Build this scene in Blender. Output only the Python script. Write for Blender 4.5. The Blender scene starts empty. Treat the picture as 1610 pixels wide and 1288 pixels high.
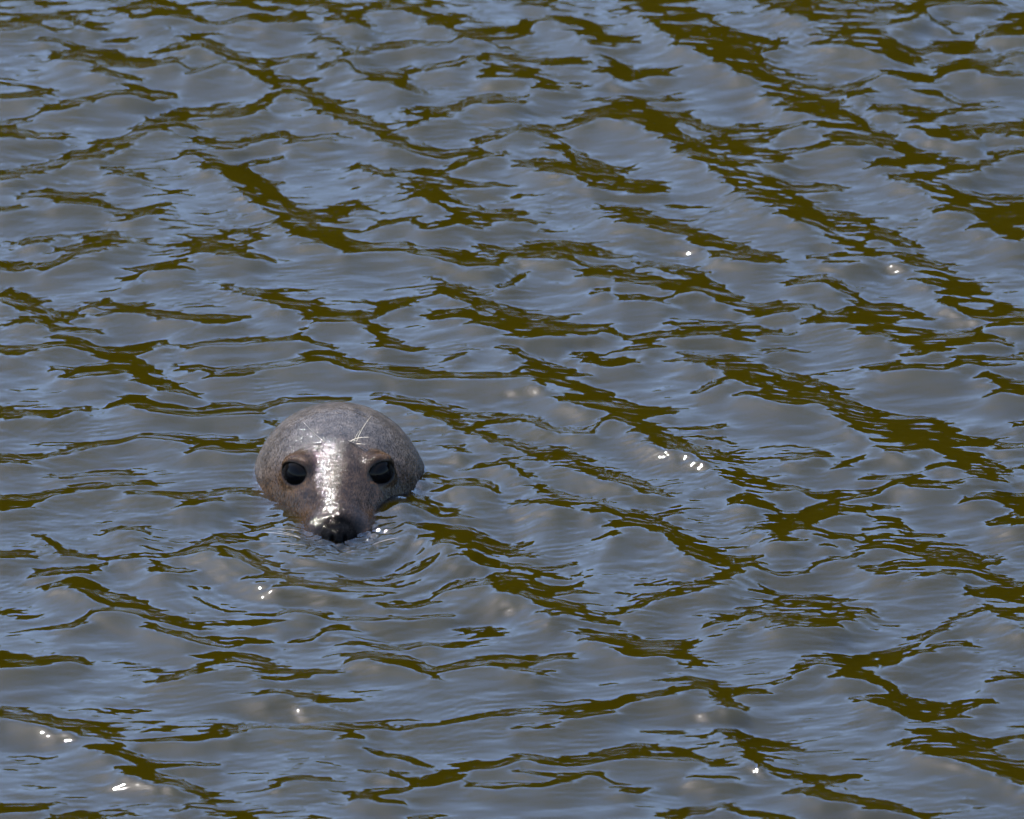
import bpy, math
import numpy as np
from mathutils import Vector

# ------------------------------------------------------------------ camera, sky, sun, exposure
scene = bpy.context.scene
col = scene.collection
RX, RY = 1610.0, 1288.0                     # the frame's own proportions
PITCH = math.radians(28.0)
DIST = 10.0
LENS = 279.5
CAM = np.array([0.0, -DIST * math.cos(PITCH), DIST * math.sin(PITCH)])
FWD = np.array([0.0, math.cos(PITCH), -math.sin(PITCH)])
UPV = np.array([0.0, math.sin(PITCH), math.cos(PITCH)])

cam_data = bpy.data.cameras.new("camera")
cam = bpy.data.objects.new("camera", cam_data)
col.objects.link(cam)
cam.location = CAM
cam.rotation_euler = (math.pi / 2 - PITCH, 0, 0)
cam_data.lens = LENS
cam_data.sensor_width = 36.0
cam_data.clip_start = 0.1
cam_data.clip_end = 1000.0
cam_data.dof.use_dof = True
cam_data.dof.focus_distance = 9.72
cam_data.dof.aperture_fstop = 9.0
cam_data.dof.aperture_blades = 0
scene.camera = cam

SUN_EL = math.radians(62.0)
SUN_AZ = math.radians(-60.0)                # from +Y towards +X
SUN_DIR = np.array([math.sin(SUN_AZ) * math.cos(SUN_EL), math.cos(SUN_AZ) * math.cos(SUN_EL), math.sin(SUN_EL)])

world = bpy.data.worlds.new("World")
scene.world = world
world.use_nodes = True
wn = world.node_tree
sky = wn.nodes.new("ShaderNodeTexSky")
sky.sky_type = 'NISHITA'
sky.sun_disc = False
sky.dust_density = 0.6
sky.ozone_density = 1.8
sky.sun_elevation = SUN_EL
sky.sun_rotation = SUN_AZ % (2 * math.pi)
wn.links.new(sky.outputs[0], wn.nodes["Background"].inputs[0])
wn.nodes["Background"].inputs[1].default_value = 0.13

sun_data = bpy.data.lights.new("sun", 'SUN')
sun_data.energy = 5.0
sun_data.angle = math.radians(0.55)
sun_data.color = (1.0, 0.96, 0.9)
sun = bpy.data.objects.new("sun", sun_data)
col.objects.link(sun)
sun.rotation_euler = Vector(-SUN_DIR).to_track_quat('-Z', 'Y').to_euler()

scene.view_settings.view_transform = 'Standard'
scene.view_settings.look = 'None'
scene.view_settings.exposure = 3.05
scene.view_settings.gamma = 1.0
scene.cycles.use_denoising = True
scene.cycles.max_bounces = 8
scene.cycles.volume_bounces = 0
scene.cycles.transparent_max_bounces = 16
scene.cycles.caustics_reflective = False
scene.cycles.caustics_refractive = False

rng = np.random.default_rng(7)


# ------------------------------------------------------------------ helpers
def link(name, mesh, parent=None, mat=None):
    o = bpy.data.objects.new(name, mesh)
    col.objects.link(o)
    if parent is not None:
        o.parent = parent
    if mat is not None:
        mesh.materials.append(mat)
    return o


def mesh_np(name, verts, quads, smooth=True):
    """one mesh from an (n,3) array and an (m,k) face array"""
    me = bpy.data.meshes.new(name)
    verts = np.ascontiguousarray(verts, dtype=np.float32)
    quads = np.ascontiguousarray(quads, dtype=np.int32)
    k = quads.shape[1]
    me.vertices.add(len(verts))
    me.vertices.foreach_set("co", verts.ravel())
    me.loops.add(quads.size)
    me.loops.foreach_set("vertex_index", quads.ravel())
    me.polygons.add(len(quads))
    me.polygons.foreach_set("loop_start", np.arange(0, quads.size, k, dtype=np.int32))
    if smooth:
        me.polygons.foreach_set("use_smooth", np.ones(len(quads), dtype=bool))
    me.update(calc_edges=True)
    me.validate()
    return me


def new_mat(name):
    m = bpy.data.materials.new(name)
    m.use_nodes = True
    nt = m.node_tree
    for n in list(nt.nodes):
        nt.nodes.remove(n)
    out = nt.nodes.new("ShaderNodeOutputMaterial")
    return m, nt, out


def node(nt, kind, **kw):
    n = nt.nodes.new(kind)
    for k, v in kw.items():
        if k in n.inputs.keys():
            n.inputs[k].default_value = v
        else:
            setattr(n, k, v)
    return n


def smoothstep(a, b, x):
    t = np.clip((x - a) / (b - a), 0, 1)
    return t * t * (3 - 2 * t)


def ground_of(u, v):
    """point of the still water level seen at a spot of the frame"""
    x = (u - RX / 2) / RX * 36.0 / LENS
    y = (RY / 2 - v) / RX * 36.0 / LENS
    d = FWD + y * UPV + np.array([x, 0, 0])
    t = -CAM[2] / d[2]
    return CAM + t * d


# ------------------------------------------------------------------ the water's waves
# Back slopes of the wavelets, noted as strokes: x, y, thickness along each crest.
# Nine sheets of notes, each on its own origin, three units to one.
NOTES = {
(0, 0): """5 120 15 150 95 25 300 78 15 375 65 8;5 170 20 120 148 20 210 138 10 330 150 10;580 55 10 660 30 30 780 12 20
640 82 15 780 70 30 880 78 30 950 100 12 1100 102 10 1270 90 15;340 100 10 400 118 20 480 140 8;210 203 10 300 220 20 420 245 25 540 255 25 660 275 8
235 275 15 300 285 30 400 290 35 520 305 30 620 310 25 850 295 8;470 188 8 620 185 12;410 350 10 540 365 15 660 370 8;0 465 15 150 445 20 275 437 8
150 525 10 260 508 25 420 485 20 600 460 20 700 445 40 830 440 10;570 400 10 640 425 35 700 440 30;800 235 20 900 222 30 1000 215 40 1120 240 20
1010 240 20 1120 285 40 1210 315 60 1300 375 50 1370 400 50 1430 440 60 1520 500 70 1610 545 60;1200 290 10 1300 285 20 1440 265 8;1300 400 20 1400 390 30 1500 370 8
820 155 10 870 180 15 1050 170 15;880 345 8 1000 330 15 1110 310 10;1330 440 20 1230 495 25 1150 525 30 1000 525 40 850 535 40 700 560 8
620 605 8 740 600 20 860 600 18 940 620 8;460 675 15 600 660 40 700 635 25 800 620 10;0 855 15 110 815 45 250 770 40 350 740 45 480 730 30 600 695 8
0 565 15 110 560 8;0 640 50 100 635 45 180 650 20 290 645 8;500 815 10 560 827 22 670 833 8;910 660 15 1000 680 45 1120 665 35 1240 645 25 1400 637 8
1340 690 8 1440 660 25 1610 665 15;850 735 10 930 735 25 1030 765 15;1040 780 10 1130 765 12 1310 740 6;950 805 8 1080 800 30 1170 820 40 1260 855 25
1090 850 20 1180 895 70 1270 940 80 1370 990 60 1450 1030 50 1610 1090 40;1420 975 15 1500 995 40 1610 1000 40;1320 1045 10 1430 1105 50 1610 1170 50
1300 1060 10 1240 1110 40 1180 1160 20;860 1150 15 960 1150 45 1080 1140 20;850 1220 10 960 1200 20 1060 1190 50 1150 1215 40 1240 1230 10
660 1270 12 770 1272 20 870 1270 20;110 925 12 250 920 30 310 955 35 400 955 18 500 965 8;250 920 15 460 908 6;0 1005 15 130 985 12
520 1005 10 580 1005 35 650 1015 25 740 1005 12;400 1090 10 480 1085 30 560 1095 20;70 1150 10 180 1130 25 320 1105 8
250 1185 8 400 1150 20 520 1130 40 660 1145 25;190 1270 10 320 1230 30 430 1190 25 520 1160 20;0 1235 35 100 1243 25 200 1243 8
1035 15 10 1150 30 20 1280 48 15;1270 120 15 1400 95 30 1470 75 20;1440 10 15 1560 25 30 1610 60 40;1500 180 20 1610 205 25;1510 315 10 1610 300 15;1040 1100 8 1180 1080 15""",
(537, 0): """0 75 50 100 105 50 140 125 15;90 65 15 250 45 25 430 20 10;330 65 20 420 80 15 560 80 12;400 130 10 540 120 20;560 180 20 640 180 50 740 165 40 880 145 30
640 115 15 740 130 30;700 205 20 830 248 8;880 5 25 980 5 20;1030 85 20 1100 120 50 1180 165 70 1240 190 40 1350 185 25;870 100 10 1030 80 15
0 260 15 120 240 30 220 215 20 320 208 18 500 220 8;90 335 10 160 360 40 270 370 70 330 410 30 400 425 8;380 330 10 520 320 25 640 280 15
660 280 20 740 320 90 830 350 50 990 362 10;790 275 10 900 285 30 1130 295 12;1230 275 15 1290 295 25 1370 305 6;1230 335 15 1300 350 50 1370 375 40 1440 385 8
1290 330 10 1440 348 20 1560 345 8;860 440 8 1000 415 25 1120 395 10;320 515 12 420 520 40 540 530 35;310 585 10 400 555 20 440 535 10
520 500 10 650 480 25 790 478 30 850 490 8;1220 468 12 1340 470 25 1580 445 15;1130 545 15 1230 530 40 1330 540 75 1460 540 60 1610 545 40;1340 605 10 1440 615 30 1610 595 20
0 550 40 80 575 55 170 620 45 240 670 40 330 690 35 460 705 30 650 700 8;620 660 10 740 645 25 870 610 40 960 610 40 1040 660 15;1000 600 20 1120 590 15 1260 560 10
980 690 12 1060 720 40 1170 755 40 1280 775 25 1360 785 8;470 780 15 600 755 20 750 718 8;840 765 10 940 780 30 1050 820 50 1160 845 60 1280 870 70 1400 880 40 1520 890 8
70 790 12 170 825 20 260 830 15;300 790 15 400 815 60 470 850 60 540 855 20 740 856 6;320 870 15 420 900 30 530 925 10;330 930 10 450 960 35 580 985 60 720 995 40 870 985 8
480 1025 10 580 1045 25 700 1070 15;720 1030 20 880 1035 12;0 985 15 110 970 8;180 1050 8 350 1045 8;370 1090 10 500 1070 20
1230 980 15 1290 1010 50 1400 1050 50 1500 1065 50 1610 1075 45;1320 990 15 1480 1000 10;1490 665 10 1610 680 35
870 1130 10 980 1140 30 1100 1165 40 1200 1190 30 1320 1200 10;610 1140 8 720 1185 20 820 1195 40 960 1210 50 1090 1200 50
0 1175 60 120 1175 50 280 1175 30 400 1190 35 520 1215 50 660 1235 50 760 1205 20;1400 1240 15 1540 1245 30 1610 1245 30;1130 1280 20 1260 1270 30 1360 1285 20
1390 20 40 1480 60 80 1560 110 110 1610 150 120""",
(1073, 0): """0 100 160 80 160 160 180 220 130 300 300 110 420 360 100 580 360 30;100 180 50 280 200 80 450 205 15;380 430 20 520 480 80 640 490 130 760 520 60
560 440 20 720 430 40 900 440 20;560 520 30 720 580 60 880 575 15;640 610 15 760 600 40;70 575 10 150 620 60 230 650 110 330 640 100 360 620 40;300 620 20 440 615 20 560 605 8
0 690 70 100 740 80 220 810 90 330 880 120 450 930 130 560 1010 110 660 1090 60 760 1150 40 900 1210 20;200 740 50 340 770 50 500 735 10;300 870 40 500 880 60 710 875 15
380 715 15 520 715 15 720 705 12 840 715 6;560 1000 30 640 990 20 760 1030 60 850 1080 60 1000 1130 40 1080 1135 15;850 1090 20 980 1080 10
700 660 20 840 655 50 960 660 50 1060 720 50 1180 745 50 1300 760 20;880 780 20 1020 780 40 1130 760 30;1050 570 20 1150 595 60 1280 640 40 1400 660 10
910 505 15 1050 510 35 1250 525 15 1420 515 10;1280 605 15 1450 600 45 1610 600 60;990 860 15 1120 855 40 1240 820 40 1400 780 25 1480 750 10
1080 870 20 1180 910 60 1300 950 80 1440 980 90 1610 1010 90;1370 1080 15 1480 1075 40 1610 1090 45;1500 1140 15 1610 1140 30;1190 1010 15 1320 1020 12
430 20 50 560 30 70 640 10 40;600 60 15 760 50 80 900 70 110 1040 70 70 1200 40 15;520 80 15 660 130 60 800 160 40 960 145 20
660 220 15 780 215 40 920 225 70 1040 270 60 1110 290 40;1120 235 15 1280 220 60 1400 215 30;1000 360 15 1080 370 35 1200 380 10;1180 340 15 1300 320 40 1480 305 30
1220 110 20 1290 135 10;1420 140 20 1520 130 70 1610 120 80;1480 275 10 1610 255 15;740 390 10 860 385 20 960 350 8;1100 420 10 1200 435 25 1300 470 30 1440 475 10
1440 725 15 1610 720 15;1420 370 10 1610 365 25;1460 890 10 1610 905 25;0 1090 30 120 1130 50 220 1180 60 330 1215 50 470 1235 10;0 1250 40 120 1270 25
650 1220 15 780 1235 45 920 1235 10;980 1200 15 1080 1230 50 1250 1260 30;1150 10 15 1400 15 30 1500 20 10""",
(0, 430): """0 85 50 90 100 40 190 105 8;0 120 30 100 150 40 200 190 45 280 190 40 340 185 20;80 240 12 180 220 45 270 250 50 290 300 40 360 330 20 420 345 6
270 265 20 400 265 12 490 275 5;340 175 10 480 130 15;580 145 10 640 140 20 720 133 6;490 190 8 600 172 15 720 180 15 800 200 25 870 215 20 980 217 30 1080 215 30 1160 218 8
0 375 35 150 358 10;60 395 10 200 365 20 320 352 15 400 365 20 550 355 15 680 335 30 800 330 12;470 395 12 560 405 25 640 415 40 700 435 30 750 447 6
560 420 10 490 470 60 400 485 35 320 490 35 250 465 8;545 445 10 620 480 50 720 510 40 870 518 8;720 525 15 830 550 25 940 563 6
550 620 10 650 625 40 750 650 40 900 652 35 1050 655 30 1220 658 8;590 590 8 700 600 10;0 660 20 150 655 12;0 690 15 200 680 12 390 650 5
640 775 8 820 780 30 960 790 40 1060 810 70 1160 830 50 1240 810 40;970 755 10 1060 780 25 1200 800 20;0 858 12 200 862 10 400 830 12 640 790 8;0 885 20 150 880 8
250 955 8 400 945 15 620 930 15;0 1115 30 160 1065 25 300 1030 22 480 1010 15 700 985 8;0 1060 8 140 1035 6
590 1055 8 720 1045 15 850 1050 20 1000 1035 15 1130 1015 25 1220 1020 20;820 1105 6 960 1085 12 1060 1075 6;890 855 8 1030 855 8
880 348 8 1000 335 15 1090 325 20 1240 330 8;1270 335 10 1390 315 18 1480 255 8;1055 70 8 1160 100 25 1300 110 25;1200 130 10 1340 150 35 1440 150 35 1530 125 8
1450 210 20 1540 205 55 1609 205 50;1430 325 8 1560 350 6;1400 390 6 1520 380 12 1609 388 8;980 480 12 1060 465 35 1200 455 25 1330 435 25 1450 430 30 1609 445 30
850 430 6 920 437 12 1000 432 5;980 605 6 1100 610 12 1180 635 10;1180 640 12 1340 605 20 1440 610 12 1609 605 8;1265 705 15 1320 712 18
900 1285 10 1060 1250 25 1220 1220 12;500 1210 6 650 1200 8;590 25 8 670 30 8;160 1230 8 300 1275 15;1115 1155 15 1200 1180 20""",
(537, 430): """440 80 12 540 100 40 640 130 25 720 145 20 860 175 40 960 205 40 1060 240 50 1160 265 40 1280 258 8;410 208 12 520 205 30 620 210 40 690 160 12
620 265 15 760 245 60 880 265 60 1000 270 50 1080 270 40;780 300 15 900 300 30;420 30 10 500 48 15 590 75 6;150 130 10 220 140 25 360 130 8
0 205 35 110 210 35 200 175 15 300 165 8;110 260 15 180 290 60 240 320 30 290 315 8;190 345 12 280 350 30 380 350 10;510 385 6 600 370 8
0 452 30 120 450 25 240 460 35 370 480 40 480 480 20 620 485 15 760 495 12 860 510 6;780 375 20 860 385 30 920 420 40 1000 450 60 1080 470 40 1170 475 10
840 440 10 900 485 60 1010 520 90 1120 565 90 1230 600 80 1340 630 70 1440 640 40 1530 640 15;1000 560 20 1130 610 40 1250 650 30;1310 680 20 1400 720 90 1480 780 70 1609 835 60
1080 370 10 1160 380 35 1240 385 8;1190 420 8 1300 415 20 1420 405 10;1340 300 10 1440 305 40 1510 290 15;1510 290 12 1609 300 25;1330 350 8 1480 350 12
1200 90 6 1300 92 6;1330 120 6 1440 135 15 1550 145 20;1160 5 15 1280 25 30 1440 30 40 1609 60 40;700 75 8 800 35 25 860 10 10;1550 220 15 1609 232 20
200 570 8 300 595 20 420 620 30 540 645 12;170 595 8 300 630 12 420 655 15 540 685 20 700 690 30 820 690 20;850 665 15 930 705 30 1040 745 20 1180 750 15;600 655 12 700 665 20
320 665 6 480 710 10 600 745 18 760 785 35 870 830 30 960 880 40 1080 920 35 1200 945 30 1340 975 30 1440 1010 35 1520 1040 15;490 820 10 560 835 35 610 860 10
930 815 8 1010 830 30 1080 865 25 1160 875 8;610 915 15 700 910 15 800 885 8;790 925 10 900 965 15;440 1020 10 560 985 30 640 995 40 740 1025 12
240 1080 30 350 1075 70 440 1100 50 580 1130 10;900 1005 10 960 1040 35 1060 1060 25 1200 1080 25 1260 1080 8;920 1100 10 1000 1110 18 1080 1115 12 1180 1080 10
1180 715 8 1280 695 15;1240 1260 10 1330 1190 50 1420 1170 60 1500 1205 50 1609 1265 50;1430 1160 12 1590 1120 15;1160 1140 8 1400 1110 15
370 1190 15 480 1200 30 620 1230 50 760 1255 20 860 1250 8;390 1255 8 560 1265 20 640 1285 25;820 1085 6 890 1070 8;370 940 20 400 955 15""",
(1073, 430): """0 55 80 120 50 60 220 75 40 290 105 12;130 120 12 240 140 30 350 170 40 480 165 30 600 150 8;260 130 12 400 135 25;520 45 10 640 35 30 720 45 40 800 85 30
760 125 10 860 140 30 1000 140 8;540 237 8 640 225 25 760 205 60 900 200 90 1040 190 60 1180 215 15;860 230 20 1000 255 30 1140 270 30 1280 290 30 1420 280 10
810 280 10 940 290 30 1050 340 40 1180 355 60 1300 340 60 1380 300 50 1520 335 15;1100 5 20 1260 60 60 1340 120 110 1440 170 110 1609 220 70;1250 30 30 1440 25 15
0 235 15 100 250 40 200 260 60 320 258 40 470 275 8;0 300 30 120 292 20;240 310 8 360 318 12;400 362 10 530 352 6;0 420 40 110 405 40 250 400 30 400 380 6
100 430 20 200 460 60 310 475 80 420 475 60 540 478 25 620 475 6;80 558 8 180 530 20 240 500 12;300 540 15 420 565 80 540 575 90 640 570 90 740 560 40 800 540 8
260 597 8 400 610 20 520 630 15;660 610 20 760 640 90 870 690 100 980 730 130 1100 750 130 1220 750 100 1340 775 40 1510 775 10;780 600 15 910 625 20
920 820 20 1020 845 30 1080 880 10;1220 830 20 1300 880 80 1400 920 90 1500 930 70 1580 915 10;930 465 8 1040 460 20 1160 470 15 1280 475 10
1280 440 10 1400 430 40 1520 425 30 1609 400 40;1400 500 15 1500 530 40 1609 545 30;1440 575 15 1609 575 25;1060 410 8 1170 410 10;870 445 8 1010 438 6
500 870 15 600 865 25 680 845 6;720 910 10 880 880 12;0 830 40 100 870 70 200 930 80 300 980 70 400 1010 40 490 1015 10;230 890 10 320 895 10
850 955 8 1000 960 15 1220 925 6;780 1055 8 940 1010 12 1080 980 20 1200 1000 15 1340 993 6;220 1080 10 340 1085 30 440 1095 10
500 1000 8 560 1000 12 620 1030 15 740 1025 12;590 1090 15 700 1085 40 780 1050 15;320 1215 10 420 1190 60 540 1165 70 640 1130 50 800 1115 15
860 1100 20 940 1150 70 1020 1190 30;880 1080 10 1020 1100 8;560 1220 10 700 1248 25 800 1240 15;380 1285 10 480 1265 25 540 1280 15;860 1210 10 960 1260 50 1120 1270 30 1300 1265 10
1090 1215 6 1230 1228 8;1340 1088 8 1450 1060 30 1609 1045 40;1460 1180 12 1560 1170 50 1609 1165 60;1520 1100 10 1609 1105 25;1480 805 8 1609 802 15;1540 710 8 1609 705 15
1080 1020 5 1200 1022 8;50 710 6 180 710 10;50 750 6 200 790 10;0 1275 30 110 1285 8;820 1285 20 920 1285 15""",
(0, 858): """220 195 12 340 190 50 460 225 70 580 250 70 700 295 50 820 340 35 940 370 25 1100 378 15 1290 370 5;440 330 8 540 305 20 660 330 15 760 350 12;290 395 6 400 365 15
670 390 8 780 420 25 900 450 25 1020 445 35 1160 445 20 1290 440 6;150 135 10 280 110 35 420 100 25 510 90 8;270 10 15 360 25 20 440 42 6;0 48 20 140 48 10
490 48 5 660 45 6;695 112 8 780 110 22 870 105 5;910 38 8 1040 38 20 1120 42 10;1040 65 8 1160 75 20 1300 110 25 1400 140 15;1110 20 8 1240 40 25 1340 70 20
1190 165 8 1260 175 20 1350 165 8;0 555 50 120 545 50 240 540 35 360 548 6;0 580 20 160 565 8;720 638 6 840 620 20 960 590 30 1050 560 50 1130 570 45 1260 595 40 1400 615 25 1609 600 6
910 540 8 1050 525 25 1240 525 8;1150 590 8 1220 630 10 1400 640 8;0 785 30 120 810 55 240 840 60 360 870 70 480 870 70 560 890 40 640 910 10
340 890 20 460 915 30 590 943 6;640 905 8 800 910 12 1000 912 10 1120 880 15;1170 860 10 1300 850 25 1450 855 30 1609 860 35;1270 795 8 1400 780 15 1500 775 25 1609 795 20
390 950 12 490 975 40 620 1010 40 760 1028 20 910 1022 5;560 1065 8 680 1095 40 820 1125 40 940 1155 35 1070 1192 6;860 1250 8 940 1215 20 1040 1255 45 1180 1285 20
0 1245 25 120 1238 25 270 1210 5;230 1280 10 380 1265 35 540 1275 10;1300 1128 6 1400 1105 15 1540 1108 6;1290 700 8 1360 710 5;810 35 6 900 15 15 990 3 8
1390 445 6 1480 425 12 1555 395 10;1560 390 10 1609 405 20;1310 215 10 1440 215 25 1600 240 15;1350 315 8 1500 318 15;930 1030 4 1020 1010 6""",
(537, 858): """480 15 20 600 25 50 720 35 40 900 22 8;540 78 10 660 95 20 800 98 20 950 92 15 1080 72 5;710 145 6 820 145 12 1040 128 6;480 210 8 600 195 25 760 198 20 1070 188 12
720 240 12 860 230 20 1110 212 5;790 250 6 900 275 40 1000 305 50 1120 320 40 1220 345 25 1320 365 8;1200 335 10 1350 295 12 1530 255 10;1500 240 10 1609 225 35
920 345 8 1000 360 12;1090 405 10 1180 440 50 1300 475 60 1420 510 45 1480 530 10;1400 450 20 1500 470 50 1609 480 70;1460 510 12 1609 545 20;1300 415 8 1400 410 8
0 400 30 80 412 25 170 430 6;20 460 6 150 468 18 280 466 15 450 456 5;40 540 20 160 545 35 270 555 55 350 585 40 470 630 8;350 585 15 500 585 25 640 560 30 780 540 35 910 530 20
560 595 8 800 570 15 960 548 15 1070 535 20;750 590 6 840 595 20 920 605 6;900 622 8 965 618 10;0 845 35 90 850 30 220 865 5
300 865 5 480 835 10 700 805 12 940 790 18 1120 770 20 1300 745 25 1460 725 20 1609 700 15;830 870 5 980 860 12 1130 815 15 1280 790 8;0 925 12 100 918 6
110 965 6 220 990 20 320 1015 15 420 1028 5;120 1058 6 220 1075 18 290 1082 6;330 1105 8 380 1120 35 480 1118 20 590 1115 12;50 1180 10 130 1165 30 320 1155 12
100 1195 8 180 1215 20 260 1225 6;470 1075 6 600 1065 10 760 1040 15 830 1000 20 930 1005 20 1020 1025 15 1130 1020 30 1240 1000 40 1340 970 30 1470 935 15
1280 1025 10 1400 1010 12 1480 1005 20;1470 1000 15 1609 995 45;640 1150 6 730 1145 25 850 1148 20 960 1158 12 1060 1115 35 1140 1095 20 1230 1090 8
860 1072 5 960 1082 12 1080 1090 12;1260 1122 8 1310 1128 8;1310 1160 6 1410 1160 8;340 1282 10 430 1280 10;1540 1275 15 1609 1265 30;0 130 20 120 138 15 240 120 6
0 185 8 230 182 6;0 245 20 130 235 20 250 220 6;100 258 8 250 275 18 460 265 6;0 345 6 250 352 8 540 332 5""",
(1073, 858): """0 10 30 60 40 50 160 60 70 260 80 50 350 75 30;180 170 50 230 130 50 280 80 40;20 190 12 130 185 40 200 170 30;0 215 35 60 220 10;340 110 10 480 130 10 600 100 6 850 45 8
380 200 8 450 225 20 560 235 30 680 240 45 770 245 6;300 300 12 400 300 50 520 310 90 640 320 80 740 325 50 870 315 6;350 365 8 480 380 30 600 370 60 720 375 20
380 410 8 520 400 15 700 405 8;110 375 5 220 340 12 340 325 8;140 430 5 260 380 8;590 540 20 700 545 40 820 540 40 940 515 40 1060 470 35 1180 425 25 1340 345 12
900 555 10 1060 540 12 1200 490 15 1340 465 8;720 625 8 820 610 40 900 620 40 960 665 25 1080 700 15 1250 718 10 1460 722 5;810 735 10 920 745 40 1040 765 60 1160 780 50 1280 780 30 1360 790 6
1040 730 8 1200 750 25 1380 745 6;1030 870 12 1120 870 70 1240 905 90 1360 920 60 1480 910 30 1600 892 6;1030 945 12 1160 970 50 1280 980 90 1400 1010 90 1520 1060 90 1609 1090 110
1480 1080 30 1609 1140 40;170 860 10 260 910 60 380 955 80 500 950 40 550 940 6;300 1000 10 420 1030 70 560 1060 60 620 1050 15;480 1070 10 620 1100 50 740 1090 20 800 1075 5
560 1110 15 760 1135 10;550 1170 8 680 1190 35 840 1220 40 980 1225 25 1100 1255 20 1200 1280 8;850 1240 6 1000 1215 8;130 735 8 200 755 40 280 775 8;0 995 40 60 1005 25
30 1105 8 130 1112 20 260 1118 8;0 1255 15 120 1250 25 200 1215 8;200 1240 8 320 1270 12 480 1285 8;0 620 50 60 650 50 140 675 30 280 690 15 400 690 12 480 640 8 600 580 10
0 500 40 50 540 50;840 95 8 920 125 40 1060 115 40 1200 95 30 1300 100 20;1080 185 8 1180 170 20 1300 145 15 1360 125 8;860 5 15 1060 20 50 1200 45 60 1330 75 90 1440 105 60 1490 120 10
1200 50 20 1380 45 30 1510 52 6;1360 235 15 1460 255 60 1540 280 140 1609 300 180;1450 140 15 1540 180 60 1609 220 100;1400 320 10 1520 360 50 1609 390 40;1430 640 6 1609 618 10;640 10 4 700 12 4""",
}
# sun-facing facets that flash: x, y
FLASH = [(1400, 424), (1412, 428), (1485, 492), (1497, 497), (1530, 508), (803, 621), (840, 624), (1049, 721), (1078, 728), (1103, 741),
         (66, 1158), (103, 1163), (222, 1243), (240, 1246), (262, 1248), (800, 965), (1100, 1129), (1190, 1219), (1186, 1219), (470, 1120)]

HALF = 2                                    # notes are laid out on a half-size raster
PW, PH = int(RX) // HALF, int(RY) // HALF
slope_field = np.full((PH, PW), -40.0)
for (ox, oy), text in NOTES.items():
    for stroke in text.replace("\n", ";").split(";"):
        a = np.array([float(t) for t in stroke.split()]).reshape(-1, 3)
        a[:, 0] = ox + a[:, 0] / 3.0
        a[:, 1] = oy + a[:, 1] / 3.0
        a[:, 2] = a[:, 2] / 6.0 * 1.55             # half thickness
        for p, q in zip(a[:-1], a[1:]):
            pad = 14 + max(p[2], q[2])
            x0 = int(max(0, (min(p[0], q[0]) - pad) // HALF)); x1 = int(min(PW, (max(p[0], q[0]) + pad) // HALF + 1))
            y0 = int(max(0, (min(p[1], q[1]) - pad) // HALF)); y1 = int(min(PH, (max(p[1], q[1]) + pad) // HALF + 1))
            if x1 <= x0 or y1 <= y0:
                continue
            gx, gy = np.meshgrid((np.arange(x0, x1) + .5) * HALF, (np.arange(y0, y1) + .5) * HALF)
            dx, dy = q[0] - p[0], q[1] - p[1]
            t = np.clip(((gx - p[0]) * dx + (gy - p[1]) * dy) / (dx * dx + dy * dy), 0, 1)
            d = np.hypot(gx - p[0] - t * dx, gy - p[1] - t * dy)
            f = (p[2] + t * (q[2] - p[2])) - d
            slope_field[y0:y1, x0:x1] = np.maximum(slope_field[y0:y1, x0:x1], f)
inside = smoothstep(-7.0, -0.5, slope_field)
front = np.zeros_like(inside)               # slopes facing the viewer lie on the near side of each crest
run = np.zeros(PW)
for j in range(PH):
    run = np.maximum(inside[j], run * 0.945)
    front[j] = run
front = front * (1 - inside)

# regular patch for the spectral solve
FX0, FX1, FY0, FY1, FS = -1.05, 1.05, -1.35, 1.55, 0.0022
NX = int((FX1 - FX0) / FS); NY = int((FY1 - FY0) / FS)
fx = FX0 + (np.arange(NX) + .5) * FS
fy = FY0 + (np.arange(NY) + .5) * FS
KX = np.fft.rfftfreq(NX, FS) * 2 * np.pi
KY = np.fft.fftfreq(NY, FS) * 2 * np.pi
kx, ky = np.meshgrid(KX, KY)
kk = np.hypot(kx, ky)


def spectrum_field(lmin, lmax, spread, heading, seed, power=0.0):
    """random waves of wavelengths lmin..lmax whose crests lie around one heading; unit slope"""
    r = np.random.default_rng(seed)
    n = np.fft.rfft2(r.standard_normal((NY, NX)))
    k0, k1 = 2 * np.pi / lmax, 2 * np.pi / lmin
    band = np.exp(-((np.log(np.maximum(kk, 1e-6)) - .5 * (math.log(k0) + math.log(k1))) / (.5 * (math.log(k1) - math.log(k0)))) ** 4)
    ang = np.arctan2(ky, kx) - heading
    ang = (ang + np.pi / 2) % np.pi - np.pi / 2
    band = band * np.exp(-(ang / spread) ** 2) / np.maximum(kk, 1e-3) ** (1.0 + power)
    h = np.fft.irfft2(n * band, s=(NY, NX))
    return h / np.sqrt(np.mean(np.gradient(h, FS, axis=0) ** 2 + np.gradient(h, FS, axis=1) ** 2))


def blob_field(size, seed):
    r = np.random.default_rng(seed)
    n = np.fft.rfft2(r.standard_normal((NY, NX)))
    h = np.fft.irfft2(n * np.exp(-(kk * size) ** 2 / 2), s=(NY, NX))
    return h / h.std()


gx, gy = np.meshgrid(fx, fy)
rel = np.stack([gx - CAM[0], gy - CAM[1], np.full_like(gx, -CAM[2])], -1)
dep = rel @ FWD
pu = RX / 2 + (rel[..., 0] / dep) * LENS / 36.0 * RX
pv = RY / 2 - ((rel @ UPV) / dep) * LENS / 36.0 * RX
# break up the outlines a little, mostly along the crests
pu += 5.0 * blob_field(0.016, 21) + 3.0 * blob_field(0.007, 22)
pv += 1.6 * blob_field(0.012, 23)
pu += 6.0 * spectrum_field(0.008, 0.03, 0.4, math.pi / 2, 24) * 420


def mirror(a, n):
    a = np.mod(a, 2 * n)
    return np.where(a >= n, 2 * n - 1e-3 - a, a)


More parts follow.
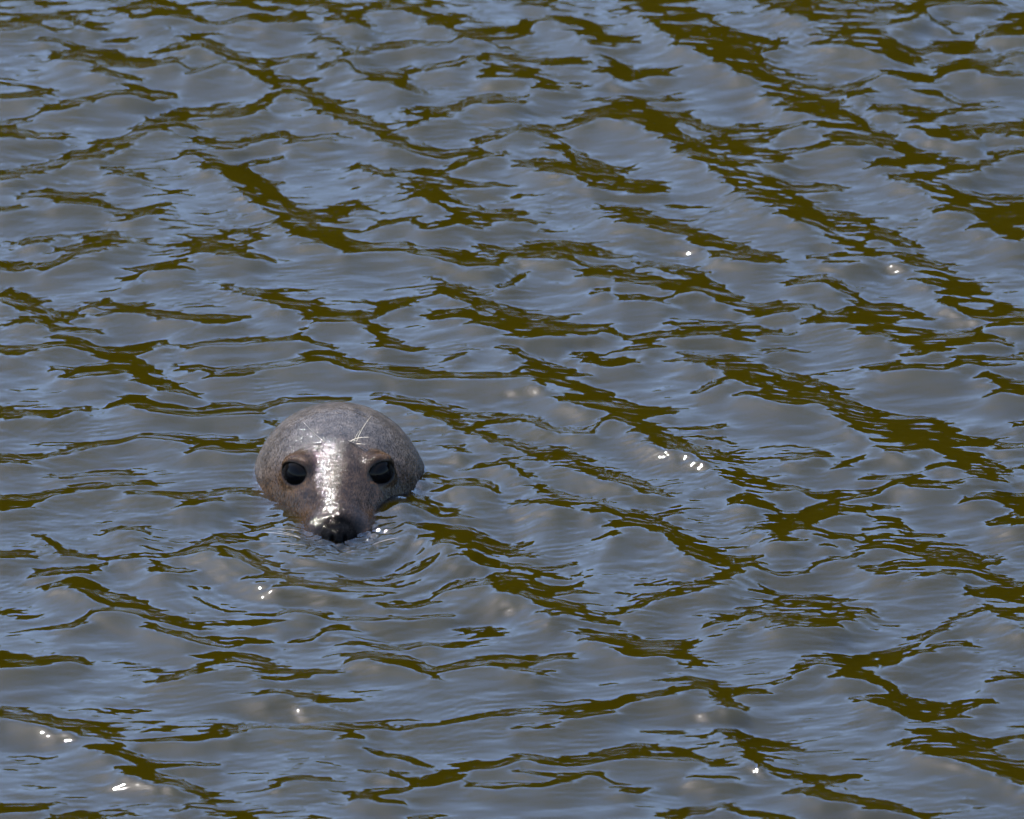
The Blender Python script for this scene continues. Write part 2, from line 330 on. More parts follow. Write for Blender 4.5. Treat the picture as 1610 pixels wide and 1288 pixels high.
def sample(img, u, v):
    x = np.clip(mirror(u, RX) / HALF - .5, 0, PW - 1.001)
    y = np.clip(mirror(v, RY) / HALF - .5, 0, PH - 1.001)
    x0 = x.astype(int); y0 = y.astype(int); tx = x - x0; ty = y - y0
    return (img[y0, x0] * (1 - tx) * (1 - ty) + img[y0, x0 + 1] * tx * (1 - ty)
            + img[y0 + 1, x0] * (1 - tx) * ty + img[y0 + 1, x0 + 1] * tx * ty)


s_in = sample(inside, pu, pv)
s_fr = sample(front, pu, pv)
target = -0.155 * s_in + 0.44 * s_fr * (1 - s_in) + (1 - s_in) * 0.02
seal_at = ground_of(531, 850)               # where the seal's nose meets the water
rx = gx - seal_at[0]; ry = gy - seal_at[1]
target += 0.13 * np.exp(-((rx - .10) / .17) ** 2 - ((ry - .0) / .15) ** 2) * (1 - s_in)   # slope added here to mirror deeper blue sky
target -= target.mean()
S = np.fft.rfft2(target)
soft = np.exp(-(kk * 0.0022) ** 2 / 2)
H = -1j * ky * S * soft / (ky ** 2 + 0.10 * kx ** 2 + (2 * np.pi / 0.9) ** 2)
h_main = np.fft.irfft2(H, s=(NY, NX))

h_mid = 0.034 * spectrum_field(0.035, 0.12, 0.7, 1.25, 41)
h_cap = spectrum_field(0.010, 0.032, 0.55, 1.35, 42) * (0.020 + 0.05 * smoothstep(-.2, 1.6, blob_field(0.05, 32)))
h_streak = 0.036 * spectrum_field(0.020, 0.050, 0.30, math.pi / 2 + .15, 44)
h_comb = spectrum_field(0.0065, 0.013, 0.26, math.pi / 2 + .1, 45) * (0.022 + 0.04 * smoothstep(-.3, 1.5, blob_field(0.035, 34)))
h_cap2 = spectrum_field(0.007, 0.014, 0.4, 2.2, 43) * 0.035 * smoothstep(.4, 1.8, blob_field(0.06, 33))
# rings the seal's muzzle sends out
rr = np.hypot(rx, (ry - 0.03))
fan = np.maximum(smoothstep(0.10, -0.10, ry - 0.05), .8 * smoothstep(.06, .16, rx))
near = np.exp(-(rr / 0.20) ** 2)
h_ring = near * fan * 0.0009 * np.cos(2 * np.pi * rr / 0.030 + 0.8 * blob_field(0.02, 51))
h_ring += np.exp(-(rr / 0.28) ** 2) * fan * 0.00030 * np.cos(2 * np.pi * rr / 0.015 + 1.2 * blob_field(0.03, 53))
h_ring += 0.50 * spectrum_field(0.009, 0.018, 0.9, 1.5, 54) * np.exp(-((rr - .046) / 0.024) ** 2) * smoothstep(0.10, -0.02, ry)
h_ring += np.exp(-(rr / 0.36) ** 2) * fan * 0.0034 * np.cos(2 * np.pi * rr / 0.090 + 1.0 + .5 * blob_field(0.05, 55))
h_ring += 0.045 * spectrum_field(0.010, 0.03, 0.9, 1.5, 52) * np.exp(-((rr - .03) / 0.11) ** 2)
h_patch = h_main + h_mid + h_cap + h_cap2 + h_ring + h_streak + h_comb
# flashing facets: small bumps whose near side mirrors the sun to the viewer
def mirror_slope(g):
    hv = SUN_DIR + (CAM - g) / np.linalg.norm(CAM - g)
    return -hv[:2] / hv[2]


gyy, gxx = np.gradient(h_main + h_mid, FS)
for (u, v) in FLASH:                        # first lean the wave's face towards the sun's mirror angle
    g = ground_of(u, v)
    i = int((g[0] - FX0) / FS); j = int((g[1] - FY0) / FS)
    i0, i1, j0, j1 = max(0, i - 75), i + 76, j - 42, j + 43
    ddx = gx[j0:j1, i0:i1] - g[0]; ddy = gy[j0:j1, i0:i1] - g[1]
    w = np.exp(-((ddx / 0.045) ** 2 + (ddy / 0.020) ** 2) / 2)
    near_by = sum(1 for f in FLASH if math.hypot(f[0] - u, f[1] - v) < 60)
    want = mirror_slope(g)
    h_patch[j0:j1, i0:i1] += w * ((.45 * want[0] - gxx[j, i]) * ddx + (.6 * want[1] - gyy[j, i]) * ddy) / near_by
for (u, v) in FLASH:                        # then a small ripple that reaches it
    g = ground_of(u, v)
    i = int((g[0] - FX0) / FS); j = int((g[1] - FY0) / FS)
    i0, i1, j0, j1 = i - 14, i + 15, j - 14, j + 15
    ddx = gx[j0:j1, i0:i1] - gx[j, i]; ddy = gy[j0:j1, i0:i1] - gy[j, i]
    sg = 0.0072
    w = np.exp(-((ddx / sg) ** 2 + (ddy / sg) ** 2) / 2)
    want = mirror_slope(g)
    sx = want[0] - (h_patch[j, i + 1] - h_patch[j, i - 1]) / (2 * FS)
    sy = want[1] - (h_patch[j + 1, i] - h_patch[j - 1, i]) / (2 * FS)
    h_patch[j0:j1, i0:i1] += w * (sx * ddx + sy * ddy)
edge = np.minimum(smoothstep(0, .12, np.minimum(gx - FX0, FX1 - gx)), smoothstep(0, .12, np.minimum(gy - FY0, FY1 - gy)))
h_patch *= edge

# the sheet: dense where it is near, widening out to the far bank
def axis(a, b, step, lo, hi):
    mid = list(np.linspace(a, b, int(round((b - a) / step)) + 1))
    up = []; s = step; x = b
    while x < hi:
        s = min(s * 1.11, 0.6); x += s; up.append(x)
    dn = []; s = step; x = a
    while x > lo:
        s = min(s * 1.11, 0.6); x -= s; dn.append(x)
    return np.array(dn[::-1] + mid + up)


ax = axis(-0.76, 0.76, 0.0024, -28, 28)
ay = axis(-1.12, 1.34, 0.0022, -30, 28)
WX, WY = np.meshgrid(ax, ay)
ix = (WX - FX0) / FS - .5; iy = (WY - FY0) / FS - .5
ok = (ix > 0) & (ix < NX - 1.01) & (iy > 0) & (iy < NY - 1.01)
cx = np.clip(ix, 0, NX - 1.01); cy = np.clip(iy, 0, NY - 1.01)
a0 = cx.astype(int); b0 = cy.astype(int); tx = cx - a0; ty = cy - b0
WZ = (h_patch[b0, a0] * (1 - tx) * (1 - ty) + h_patch[b0, a0 + 1] * tx * (1 - ty)
      + h_patch[b0 + 1, a0] * (1 - tx) * ty + h_patch[b0 + 1, a0 + 1] * tx * ty) * ok
far = np.zeros_like(WZ)
for n in range(26):
    lam = 0.9 * (0.25 / 0.9) ** rng.random()
    th = math.pi / 2 + rng.normal(0, .6)
    far += 0.013 * lam * np.sin(2 * np.pi / lam * (math.cos(th) * WX + math.sin(th) * WY) + rng.random() * 6.28)
outness = smoothstep(0.0, 0.4, np.maximum(np.maximum(FX0 + .1 - WX, WX - FX1 + .1), np.maximum(FY0 + .1 - WY, WY - FY1 + .1)))
WZ = WZ + far * outness * smoothstep(14, 5, np.hypot(WX, WY))
nx_, ny_ = len(ax), len(ay)
idx = np.arange(nx_ * ny_).reshape(ny_, nx_)
quads = np.stack([idx[:-1, :-1], idx[:-1, 1:], idx[1:, 1:], idx[1:, :-1]], -1).reshape(-1, 4)
verts = np.stack([WX, WY, WZ], -1).reshape(-1, 3)
# close the body of water below
rim = np.concatenate([idx[0, :], idx[1:, -1], idx[-1, -2::-1], idx[-2:0:-1, 0]])
low = verts[rim].copy(); low[:, 2] = -2.6
base = len(verts)
verts = np.vstack([verts, low, [[0, 0, -2.6]]])
nr = len(rim); r = np.arange(nr); r2 = (r + 1) % nr
quads_side = np.stack([rim[r2], rim[r], base + r, base + r2], -1)
tri_bottom = np.stack([base + r2, base + r, np.full(nr, base + nr), np.full(nr, base + nr)], -1)
me = bpy.data.meshes.new("water")
allq = np.vstack([quads, quads_side]).astype(np.int32)
tb = tri_bottom[:, :3].astype(np.int32)
loops = np.concatenate([allq.ravel(), tb.ravel()])
starts = np.concatenate([np.arange(len(allq)) * 4, len(allq) * 4 + np.arange(len(tb)) * 3]).astype(np.int32)
me.vertices.add(len(verts)); me.vertices.foreach_set("co", verts.astype(np.float32).ravel())
me.loops.add(len(loops)); me.loops.foreach_set("vertex_index", loops)
me.polygons.add(len(starts)); me.polygons.foreach_set("loop_start", starts)
me.polygons.foreach_set("use_smooth", np.concatenate([np.ones(len(quads), bool), np.zeros(len(starts) - len(quads), bool)]))
me.update(calc_edges=True)

m, nt, out = new_mat("murky_water")
fres = node(nt, "ShaderNodeFresnel", IOR=1.333)
gl = node(nt, "ShaderNodeBsdfGlossy", Roughness=0.03)
gl.inputs["Color"].default_value = (1, 1, 1, 1)
tr = node(nt, "ShaderNodeBsdfTransparent")
mix = node(nt, "ShaderNodeMixShader")
nt.links.new(fres.outputs[0], mix.inputs[0])
nt.links.new(tr.outputs[0], mix.inputs[1])
nt.links.new(gl.outputs[0], mix.inputs[2])
nt.links.new(mix.outputs[0], out.inputs["Surface"])
vol = node(nt, "ShaderNodeVolumePrincipled", Density=20.0, Anisotropy=0.3)
vol.inputs["Color"].default_value = (0.0325, 0.0262, 0.0009, 1)
nt.links.new(vol.outputs[0], out.inputs["Volume"])
water = link("water", me, mat=m)
water["kind"] = "structure"

# ------------------------------------------------------------------ river bed and far bank
m_mud, nt, out = new_mat("mud")
b = node(nt, "ShaderNodeBsdfPrincipled", Roughness=0.8)
b.inputs["Base Color"].default_value = (0.09, 0.07, 0.04, 1)
nt.links.new(b.outputs[0], out.inputs[0])
gxs = np.linspace(-80, 80, 161); gys = np.linspace(-60, 120, 181)
GX, GY = np.meshgrid(gxs, gys)
GR = np.where(GY > 0, np.hypot(GX, GY), np.abs(GX))
GZ = np.where(GR < 24, -2.7, np.minimum(-2.7 + (GR - 24) * 0.9, 1.4 + 0.01 * (GR - 26)))
gi = np.arange(GX.size).reshape(GX.shape)
gq = np.stack([gi[:-1, :-1], gi[:-1, 1:], gi[1:, 1:], gi[1:, :-1]], -1).reshape(-1, 4)
m_grass, nt, out = new_mat("bank_grass")
b = node(nt, "ShaderNodeBsdfPrincipled", Roughness=0.9)
nz = node(nt, "ShaderNodeTexNoise", Scale=2.0, Detail=5.0)
ramp = node(nt, "ShaderNodeValToRGB")
ramp.color_ramp.elements[0].color = (0.03, 0.035, 0.006, 1)
ramp.color_ramp.elements[1].color = (0.07, 0.075, 0.012, 1)
nt.links.new(nz.outputs[0], ramp.inputs[0]); nt.links.new(ramp.outputs[0], b.inputs["Base Color"])
nt.links.new(b.outputs[0], out.inputs[0])
ter = link("ground", mesh_np("ground", np.stack([GX, GY, GZ], -1).reshape(-1, 3), gq), mat=m_grass)
ter["kind"] = "structure"

# a wood along the bank: trunks and leaf sprays in one mass
m_leaf, nt, out = new_mat("woodland_leaves")
b = node(nt, "ShaderNodeBsdfPrincipled", Roughness=0.75)
b.inputs["Specular IOR Level"].default_value = 0.1
oi = node(nt, "ShaderNodeTexNoise", Scale=0.8, Detail=3.0)
ramp = node(nt, "ShaderNodeValToRGB")
ramp.color_ramp.elements[0].color = (0.008, 0.007, 0.0007, 1)
ramp.color_ramp.elements[1].color = (0.020, 0.018, 0.0014, 1)
nt.links.new(oi.outputs[0], ramp.inputs[0]); nt.links.new(ramp.outputs[0], b.inputs["Base Color"])
nt.links.new(b.outputs[0], out.inputs[0])
V = []; Q = []
TREE_N = 28
vcount = 0
for tnum in range(TREE_N):
    taz = math.radians(-80 + 160 * (tnum + rng.uniform(.25, .75)) / TREE_N)
    trd = 31 + rng.uniform(-1.5, 2.0)
    tx0 = trd * math.sin(taz); ty0 = trd * math.cos(taz)
    top = rng.uniform(11.6, 14.0)
    wid = rng.uniform(2.4, 3.3)
    n = 6200
    # clumps
    cc = rng.normal(0, 1, (40, 3)); cc /= np.linalg.norm(cc, axis=1)[:, None]
    cc *= rng.uniform(.45, 1, (40, 1))
    ctr = np.array([tx0, ty0, top * .52]) + cc * np.array([wid, wid * .8, top * .46])
    pick = rng.integers(0, 40, n)
    pos = ctr[pick] + rng.normal(0, .55, (n, 3))
    a = rng.normal(0, 1, (n, 3)); a /= np.linalg.norm(a, axis=1)[:, None]
    bb = np.cross(a, rng.normal(0, 1, (n, 3))); bb /= np.linalg.norm(bb, axis=1)[:, None]
    sz = rng.uniform(.22, .44, (n, 1))
    quad = np.stack([pos - a * sz, pos + bb * sz * .6, pos + a * sz, pos - bb * sz * .6], 1).reshape(-1, 3)
    V.append(quad); Q.append(np.arange(4 * n).reshape(n, 4) + vcount); vcount += 4 * n
    th = np.arange(8) / 8 * 2 * np.pi
    rings = []
    for z, rad in ((0.2, .24), (2.0, .17), (top * .6, .08)):
        rings.append(np.stack([tx0 + rad * np.cos(th), ty0 + rad * np.sin(th), np.full(8, z)], -1))
    V.append(np.vstack(rings))
    for k in range(2):
        i = np.arange(8); jn = (i + 1) % 8
        Q.append(np.stack([i, jn, jn + 8, i + 8], -1) + vcount + 8 * k)
    vcount += 24
n = 30000                                   # undergrowth below the crowns
uaz = np.radians(rng.uniform(-84, 84, n)); urd = rng.uniform(28.6, 32.5, n)
pos = np.stack([urd * np.sin(uaz), urd * np.cos(uaz), 0.6 + 5.4 * rng.random(n)], -1)
a = rng.normal(0, 1, (n, 3)); a /= np.linalg.norm(a, axis=1)[:, None]
bb = np.cross(a, rng.normal(0, 1, (n, 3))); bb /= np.linalg.norm(bb, axis=1)[:, None]
sz = rng.uniform(.22, .42, (n, 1))
V.append(np.stack([pos - a * sz, pos + bb * sz * .6, pos + a * sz, pos - bb * sz * .6], 1).reshape(-1, 3))
Q.append(np.arange(4 * n).reshape(n, 4) + vcount); vcount += 4 * n
wood = link("woodland", mesh_np("woodland", np.vstack(V), np.vstack(Q), smooth=False), mat=m_leaf)
wood["kind"] = "stuff"
wood["label"] = "dense olive green wood along the far bank"
wood["category"] = "woodland"


# ------------------------------------------------------------------ the seal
def ell(p, c, r, rot=None):
    q = p - np.asarray(c)
    if rot is not None:                     # tilt about the x axis
        cs, sn = math.cos(rot), math.sin(rot)
        q = np.stack([q[:, 0], cs * q[:, 1] + sn * q[:, 2], -sn * q[:, 1] + cs * q[:, 2]], -1)
    r = np.asarray(r)
    k0 = np.linalg.norm(q / r, axis=1); k1 = np.linalg.norm(q / (r * r), axis=1)
    return k0 * (k0 - 1) / np.maximum(k1, 1e-9)


def capsule(p, a, b, ra, rb):
    a = np.asarray(a, float); b = np.asarray(b, float)
    d = b - a
    t = np.clip(((p - a) @ d) / (d @ d), 0, 1)
    return np.linalg.norm(p - a - t[:, None] * d, axis=1) - (ra + t * (rb - ra))


def smin(a, b, k):
    h = np.clip(.5 + .5 * (b - a) / k, 0, 1)
    return b + (a - b) * h - k * h * (1 - h)


def smax(a, b, k):
    return -smin(-a, -b, k)


EYE_R = 0.0222
EYES = {-1: np.array([-0.0460, 0.1040, 0.0380]), 1: np.array([0.0460, 0.1040, 0.0380])}
GAZE = {s: np.array([s * 0.52, -0.78, 0.34]) / np.linalg.norm([0.52, 0.78, 0.34]) for s in (-1, 1)}


def torus(p, c, n, R, r):
    q = p - c
    z = q @ n
    rad = np.linalg.norm(q - z[:, None] * n, axis=1)
    return np.hypot(rad - R, z) - r


def lens(p, c, g, rw_, rh_, rd_):
    """eye opening: wider than high, aligned to the gaze"""
    rt = np.cross(g, [0, 0, 1.0]); rt /= np.linalg.norm(rt); up = np.cross(rt, g)
    q = p - c
    q = np.stack([q @ rt, q @ up, q @ g], -1)
    r = np.array([rw_, rh_, rd_])
    k0 = np.linalg.norm(q / r, axis=1); k1 = np.linalg.norm(q / (r * r), axis=1)
    return k0 * (k0 - 1) / np.maximum(k1, 1e-9)


BODY_DIR = np.array([.67, -.20, -.715]); BODY_DIR /= np.linalg.norm(BODY_DIR)   # the body trails away under water


def seal_sdf(p):
    d = ell(p, (0, .175, -.026), (.106, .108, .099))
    d = smin(d, ell(p, (0, .120, .002), (.074, .078, .052)), .026)
    d = smin(d, capsule(p, (0, .028, .006), (0, .130, .026), .027, .039), .018)
    d = smin(d, ell(p, (0, .058, -.009), (.042, .060, .036)), .018)
    for s in (-1, 1):
        d = smin(d, ell(p, (s * .058, .145, -.034), (.040, .062, .055)), .028)
        d = smin(d, ell(p, (s * .033, .090, -.020), (.028, .052, .040)), .020)
        d = smin(d, ell(p, (s * .024, .026, -.005), (.025, .030, .026)), .014)
        d = smin(d, ell(p, (s * .048, .108, .053), (.014, .010, .004)), .014)
    d = smin(d, ell(p, (0, -.002, .007), (.022, .016, .018)), .008)
    d = smin(d, lens(p, np.array([0, .17, -.05]) + .70 * BODY_DIR, BODY_DIR, .18, .165, .745), .05)
    for s in (-1, 1):
        e, g = EYES[s], GAZE[s]
        rt = np.cross(g, [0, 0, 1.0]); rt /= np.linalg.norm(rt); up = np.cross(rt, g)
        q = p - e
        tilt = q @ up
        ball = np.linalg.norm(q, axis=1)
        d = smin(d, torus(p, e + g * .0115, g, .0185, .0016), .010)
        d = smin(d, smax(ball - .0231, .0138 - 14 * (q @ rt) ** 2 - tilt, .005), .007)
        d = smin(d, smax(ball - .0229, .0150 - 14 * (q @ rt) ** 2 + tilt, .005), .007)
        nc = np.array([s * .0080, -.015, .0160])
        d = smax(d, -ell(p, nc, (.0020, .005, .0055)), .004)
    return d


C0 = np.array([0, .150, .000])
th = np.concatenate([np.linspace(0.004, 1.95, 330), np.linspace(1.97, math.pi - .004, 60)])
ph = np.arange(360) / 360 * 2 * np.pi
TH, PHI = np.meshgrid(th, ph, indexing='ij')
dirs = np.stack([np.sin(TH) * np.cos(PHI), -np.cos(TH), np.sin(TH) * np.sin(PHI)], -1).reshape(-1, 3)
lo = np.full(len(dirs), .01); hi = np.full(len(dirs), 1.7)
# nearest crossing on the head side: walk outwards, then refine
front_dirs = dirs[:, 2] > -.05
hi[front_dirs] = .30
for it in range(24):
    md = .5 * (lo + hi)
    f = seal_sdf(C0 + dirs * md[:, None])
    lo = np.where(f < 0, md, lo); hi = np.where(f < 0, hi, md)
P = C0 + dirs * (.5 * (lo + hi))[:, None]
nT, nP = len(th), len(ph)
ii = np.arange(nT * nP).reshape(nT, nP)
jn = np.roll(ii, -1, axis=1)
sq = np.stack([ii[:-1], ii[1:], jn[1:], jn[:-1]], -1).reshape(-1, 4)
capv = np.array([P[:nP].mean(0), P[-nP:].mean(0)])
SV = np.vstack([P, capv])
t0 = np.stack([np.full(nP, len(P)), ii[0], jn[0], jn[0]], -1)
t1 = np.stack([np.full(nP, len(P) + 1), jn[-1], ii[-1], ii[-1]], -1)
seal_me = bpy.data.meshes.new("seal")
tri = np.vstack([t0, t1])[:, :3].astype(np.int32)
loops = np.concatenate([sq.astype(np.int32).ravel(), tri.ravel()])
starts = np.concatenate([np.arange(len(sq)) * 4, len(sq) * 4 + np.arange(len(tri)) * 3]).astype(np.int32)
seal_me.vertices.add(len(SV)); seal_me.vertices.foreach_set("co", SV.astype(np.float32).ravel())
seal_me.loops.add(len(loops)); seal_me.loops.foreach_set("vertex_index", loops)
seal_me.polygons.add(len(starts)); seal_me.polygons.foreach_set("loop_start", starts)
seal_me.polygons.foreach_set("use_smooth", np.ones(len(starts), bool))
seal_me.update(calc_edges=True)

# coat colours: grey crown paled by painted sky sheen, browner face, tan round the eyes, dark muzzle and black nose
def near_pt(c, r):
    return np.exp(-(np.linalg.norm((SV - np.asarray(c)) / np.asarray(r), axis=1)) ** 2)


crown = np.array([.0165, .0144, .0134]); face = np.array([.0098, .0061, .0038]); tan = np.array([.019, .0105, .0050]); dark = np.array([.0025, .0018, .0014]); black = np.array([.0012, .0012, .0014])
wf = smoothstep(.165, .085, SV[:, 1] + .35 * (SV[:, 2] - .04))[:, None]
cl = crown * (1 - wf) + face * wf
for s in (-1, 1):
    e = EYES[s] + GAZE[s] * .008
    rim_w = np.exp(-((np.linalg.norm(SV - e, axis=1) - .021) / .006) ** 2)[:, None]
    cl = cl + (tan - cl) * np.clip(rim_w * (.75), 0, 1)
    br = near_pt(EYES[s] + np.array([-s * .006, .004, .026]), (.022, .016, .009))[:, None]
    cl = cl + (tan - cl) * br * .45
    inner = near_pt(EYES[s] + np.array([-s * .016, -.010, .010]), (.016, .020, .018))[:, None]
    cl = cl + (dark * 1.3 - cl) * inner * .8
    sp = near_pt((s * .022, .012, .022), (.013, .016, .012))[:, None]
    cl = cl + (dark - cl) * np.clip(sp * 1.1, 0, 1) * .85
    nlid = np.exp(-(np.maximum(np.linalg.norm(SV - EYES[s], axis=1) - .0227, 0) / .0022) ** 2)[:, None]  # dark lid rim, widened as painted socket shade
    cl = cl + (black - cl) * nlid * .9
nw = np.clip(near_pt((0, -.008, .018), (.022, .023, .026)) * 2.6, 0, 1)[:, None]
cl = cl + (black - cl) * nw
mz = near_pt((0, .022, .012), (.045, .03, .03))[:, None]
cl = cl * (1 - .45 * mz)
wet = seal_me.attributes.new("wet", 'FLOAT', 'POINT')
lid = sum(np.exp(-((np.linalg.norm(SV - EYES[s], axis=1) - .0225) / .004) ** 2) for s in (-1, 1))
wet.data.foreach_set("value", np.clip(0.50 - 0.46 * nw[:, 0] - 0.30 * lid, 0.03, 1).astype(np.float32))
att = seal_me.attributes.new("coat", 'FLOAT_COLOR', 'POINT')
att.data.foreach_set("color", np.concatenate([cl, np.ones((len(cl), 1))], 1).astype(np.float32).ravel())

m, nt, out = new_mat("wet_seal_coat")
b = node(nt, "ShaderNodeBsdfPrincipled", Roughness=0.55, IOR=1.33)
b.inputs["Specular IOR Level"].default_value = 0.0
b.inputs["Coat Weight"].default_value = 0.8
b.inputs["Coat Roughness"].default_value = 0.053
b.inputs["Coat IOR"].default_value = 1.34
at = node(nt, "ShaderNodeAttribute", attribute_name="coat")
wt = node(nt, "ShaderNodeAttribute", attribute_name="wet")
nt.links.new(wt.outputs["Fac"], b.inputs["Coat Weight"])
tc = node(nt, "ShaderNodeTexCoord")
n1 = node(nt, "ShaderNodeTexNoise", Scale=55.0, Detail=8.0, Roughness=0.75)
n2 = node(nt, "ShaderNodeTexNoise", Scale=330.0, Detail=4.0)
mp = node(nt, "ShaderNodeMapping")
mp.inputs["Scale"].default_value = (900, 240, 240)
n3 = node(nt, "ShaderNodeTexNoise", Scale=1.0, Detail=2.0)
for n in (n1, n2):
    nt.links.new(tc.outputs["Object"], n.inputs["Vector"])
nt.links.new(tc.outputs["Object"], mp.inputs["Vector"]); nt.links.new(mp.outputs[0], n3.inputs["Vector"])
r1 = node(nt, "ShaderNodeMapRange"); r1.inputs[1].default_value = .3; r1.inputs[2].default_value = .7; r1.inputs[3].default_value = .3; r1.inputs[4].default_value = 1.6
r2 = node(nt, "ShaderNodeMapRange"); r2.inputs[1].default_value = .35; r2.inputs[2].default_value = .65; r2.inputs[3].default_value = .5; r2.inputs[4].default_value = 1.35
nt.links.new(n1.outputs[0], r1.inputs[0]); nt.links.new(n3.outputs[0], r2.inputs[0])
mu = node(nt, "ShaderNodeMath", operation='MULTIPLY'); nt.links.new(r1.outputs[0], mu.inputs[0]); nt.links.new(r2.outputs[0], mu.inputs[1])
mc = node(nt, "ShaderNodeVectorMath", operation='SCALE'); nt.links.new(at.outputs["Color"], mc.inputs[0]); nt.links.new(mu.outputs[0], mc.inputs["Scale"])
nt.links.new(mc.outputs[0], b.inputs["Base Color"])
bp = node(nt, "ShaderNodeBump", Strength=0.55, Distance=0.0010); nt.links.new(n3.outputs[0], bp.inputs["Height"])
bp2 = node(nt, "ShaderNodeBump", Strength=0.5, Distance=0.0010); nt.links.new(n2.outputs[0], bp2.inputs["Height"]); nt.links.new(bp.outputs[0], bp2.inputs["Normal"])
n4 = node(nt, "ShaderNodeTexNoise", Scale=95.0, Detail=4.0); nt.links.new(tc.outputs["Object"], n4.inputs["Vector"])
bp3 = node(nt, "ShaderNodeBump", Strength=0.5, Distance=0.0035); nt.links.new(n4.outputs[0], bp3.inputs["Height"]); nt.links.new(bp2.outputs[0], bp3.inputs["Normal"])
bp2 = bp3
nt.links.new(bp2.outputs[0], b.inputs["Normal"]); nt.links.new(bp2.outputs[0], b.inputs["Coat Normal"])
nt.links.new(b.outputs[0], out.inputs[0])

seal = link("seal", seal_me, mat=m)
NOD = math.radians(4.5)
seal.location = (seal_at[0] + .001, seal_at[1] + .020, -0.006 - .12 * math.sin(NOD))
YAW = math.radians(1.5)
seal.rotation_euler = (NOD, 0, YAW)
seal["label"] = "wet grey brown seal with dark eyes lifting its head out of the water"
seal["category"] = "seal"

# eyes: a ball with a slightly raised cornea
m_eye, nt, out = new_mat("seal_eye")
b = node(nt, "ShaderNodeBsdfPrincipled", Roughness=0.05, IOR=1.11)
ea = node(nt, "ShaderNodeAttribute", attribute_name="ring")
nt.links.new(ea.outputs["Color"], b.inputs["Base Color"])
nt.links.new(b.outputs[0], out.inputs[0])
te = np.linspace(0.02, math.pi - .02, 48); pe = np.arange(64) / 64 * 2 * np.pi
TE, PE = np.meshgrid(te, pe, indexing='ij')
rad = EYE_R * 0.995 * (1 + .012 * smoothstep(.9, .2, TE))
EV = np.stack([rad * np.sin(TE) * np.cos(PE), rad * np.sin(TE) * np.sin(PE), rad * np.cos(TE)], -1).reshape(-1, 3)
ei = np.arange(48 * 64).reshape(48, 64); ej = np.roll(ei, -1, axis=1)
eq = np.stack([ei[:-1], ei[1:], ej[1:], ej[:-1]], -1).reshape(-1, 4)
eye_me = mesh_np("eye", EV, eq)
ring = smoothstep(.42, .55, TE.reshape(-1)) * smoothstep(1.0, .85, TE.reshape(-1))
ec = np.array([.0006, .0006, .0008])[None] * (1 - ring[:, None]) + np.array([.0011, .0009, .0008])[None] * ring[:, None]
ea_ = eye_me.attributes.new("ring", 'FLOAT_COLOR', 'POINT')
ea_.data.foreach_set("color", np.concatenate([ec, np.ones((len(ec), 1))], 1).astype(np.float32).ravel())
eye_me.materials.append(m_eye)
for s in (-1, 1):
    o = link("eye", eye_me, seal)
    o.location = EYES[s]
    o.rotation_euler = Vector(GAZE[s]).to_track_quat('Z', 'Y').to_euler()

# whiskers
def hair_mat(name, c):
    m_, nt_, out_ = new_mat(name)
    b_ = node(nt_, "ShaderNodeBsdfPrincipled", Roughness=0.35)
    b_.inputs["Base Color"].default_value = (*c, 1)
    nt_.links.new(b_.outputs[0], out_.inputs[0])
    return m_


m_pale = hair_mat("pale_whisker", (.34, .29, .22))
m_dark = hair_mat("dark_whisker", (.03, .022, .016))


def surface_at(d):
    d = np.asarray(d, float); d = d / np.linalg.norm(d)
    a, c = .01, .3
    for _ in range(30):
        md_ = .5 * (a + c)
        if seal_sdf((C0 + d * md_)[None])[0] < 0: a = md_
        else: c = md_
    return C0 + d * a


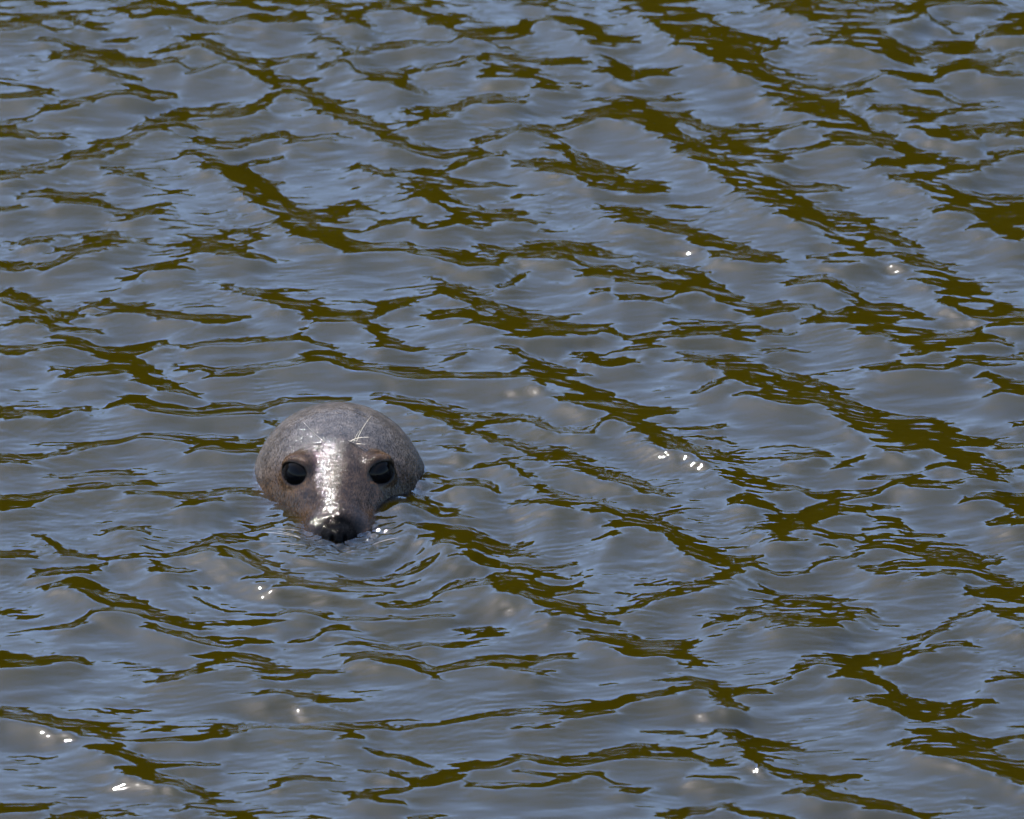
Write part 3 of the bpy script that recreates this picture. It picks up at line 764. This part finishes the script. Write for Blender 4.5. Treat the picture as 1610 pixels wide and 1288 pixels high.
def whisker(root, tip, bow, rad, mat):
    root = np.asarray(root, float); tip = np.asarray(tip, float); ctrl = .5 * (root + tip) + np.asarray(bow, float)
    n = 12; vs = []; axis_d = (tip - root) / np.linalg.norm(tip - root)
    u = np.cross(axis_d, [0, 1, 0.2]); u /= np.linalg.norm(u); w = np.cross(axis_d, u)
    for k in range(n):
        t = k / (n - 1)
        c = (1 - t) ** 2 * root + 2 * t * (1 - t) * ctrl + t * t * tip
        rk = rad * (1 - .8 * t)
        for a in range(5):
            vs.append(c + rk * (math.cos(a * 1.2566) * u + math.sin(a * 1.2566) * w))
    qi = np.arange(n * 5).reshape(n, 5); qj = np.roll(qi, -1, axis=1)
    qs = np.stack([qi[:-1], qi[1:], qj[1:], qj[:-1]], -1).reshape(-1, 4)
    return link("whisker", mesh_np("whisker", np.array(vs), qs), seal, mat)


BR = surface_at((.026, -.036, .094)); BL = surface_at((-.026, -.036, .094))
rw = np.random.default_rng(5)
for (dx, dy, dz, bow, mt, rd) in [(.018, -.006, .040, (-.004, 0, 0), m_pale, .00042), (.009, -.008, .026, (-.003, 0, 0), m_pale, .00038), (.026, -.006, .012, (-.006, 0, .005), m_pale, .00040),
                                  (.017, -.006, .004, (-.002, 0, .002), m_pale, .00032), (.030, -.010, -.012, (0, -.006, .004), m_dark, .00045), (.020, -.012, -.009, (0, -.006, .003), m_dark, .00042), (.036, -.006, -.010, (0, -.006, .006), m_dark, .0004)]:
    root = BR + np.array([rw.uniform(-.006, .008), .001, rw.uniform(-.004, .003)])
    whisker(root, root + np.array([dx, dy, dz]), bow, rd, mt)
for (dx, dy, dz, bow, mt, rd) in [(-.026, .000, .030, (-.002, -.006, .003), m_pale, .00036), (-.018, -.010, .008, (0, -.004, -.002), m_dark, .0004), (-.028, -.006, -.006, (0, -.006, .003), m_dark, .0004), (-.022, -.008, .002, (0, -.005, .002), m_dark, .0004)]:
    root = BL + np.array([rw.uniform(-.004, .003), 0, rw.uniform(-.002, .002)])
    whisker(root, root + np.array([dx, dy, dz]), bow, rd, mt)
for s, cnt in ((-1, 4), (1, 1)):
    for k in range(cnt):
        root = surface_at((s * (.034 + .006 * (k % 3)), -.120 + .008 * k, -.004 + .003 * (k % 2)))
        whisker(root, root + np.array([s * rw.uniform(.028, .045), rw.uniform(-.012, .02), rw.uniform(.004, .012)]), (0, 0, .003), .00026, m_pale)
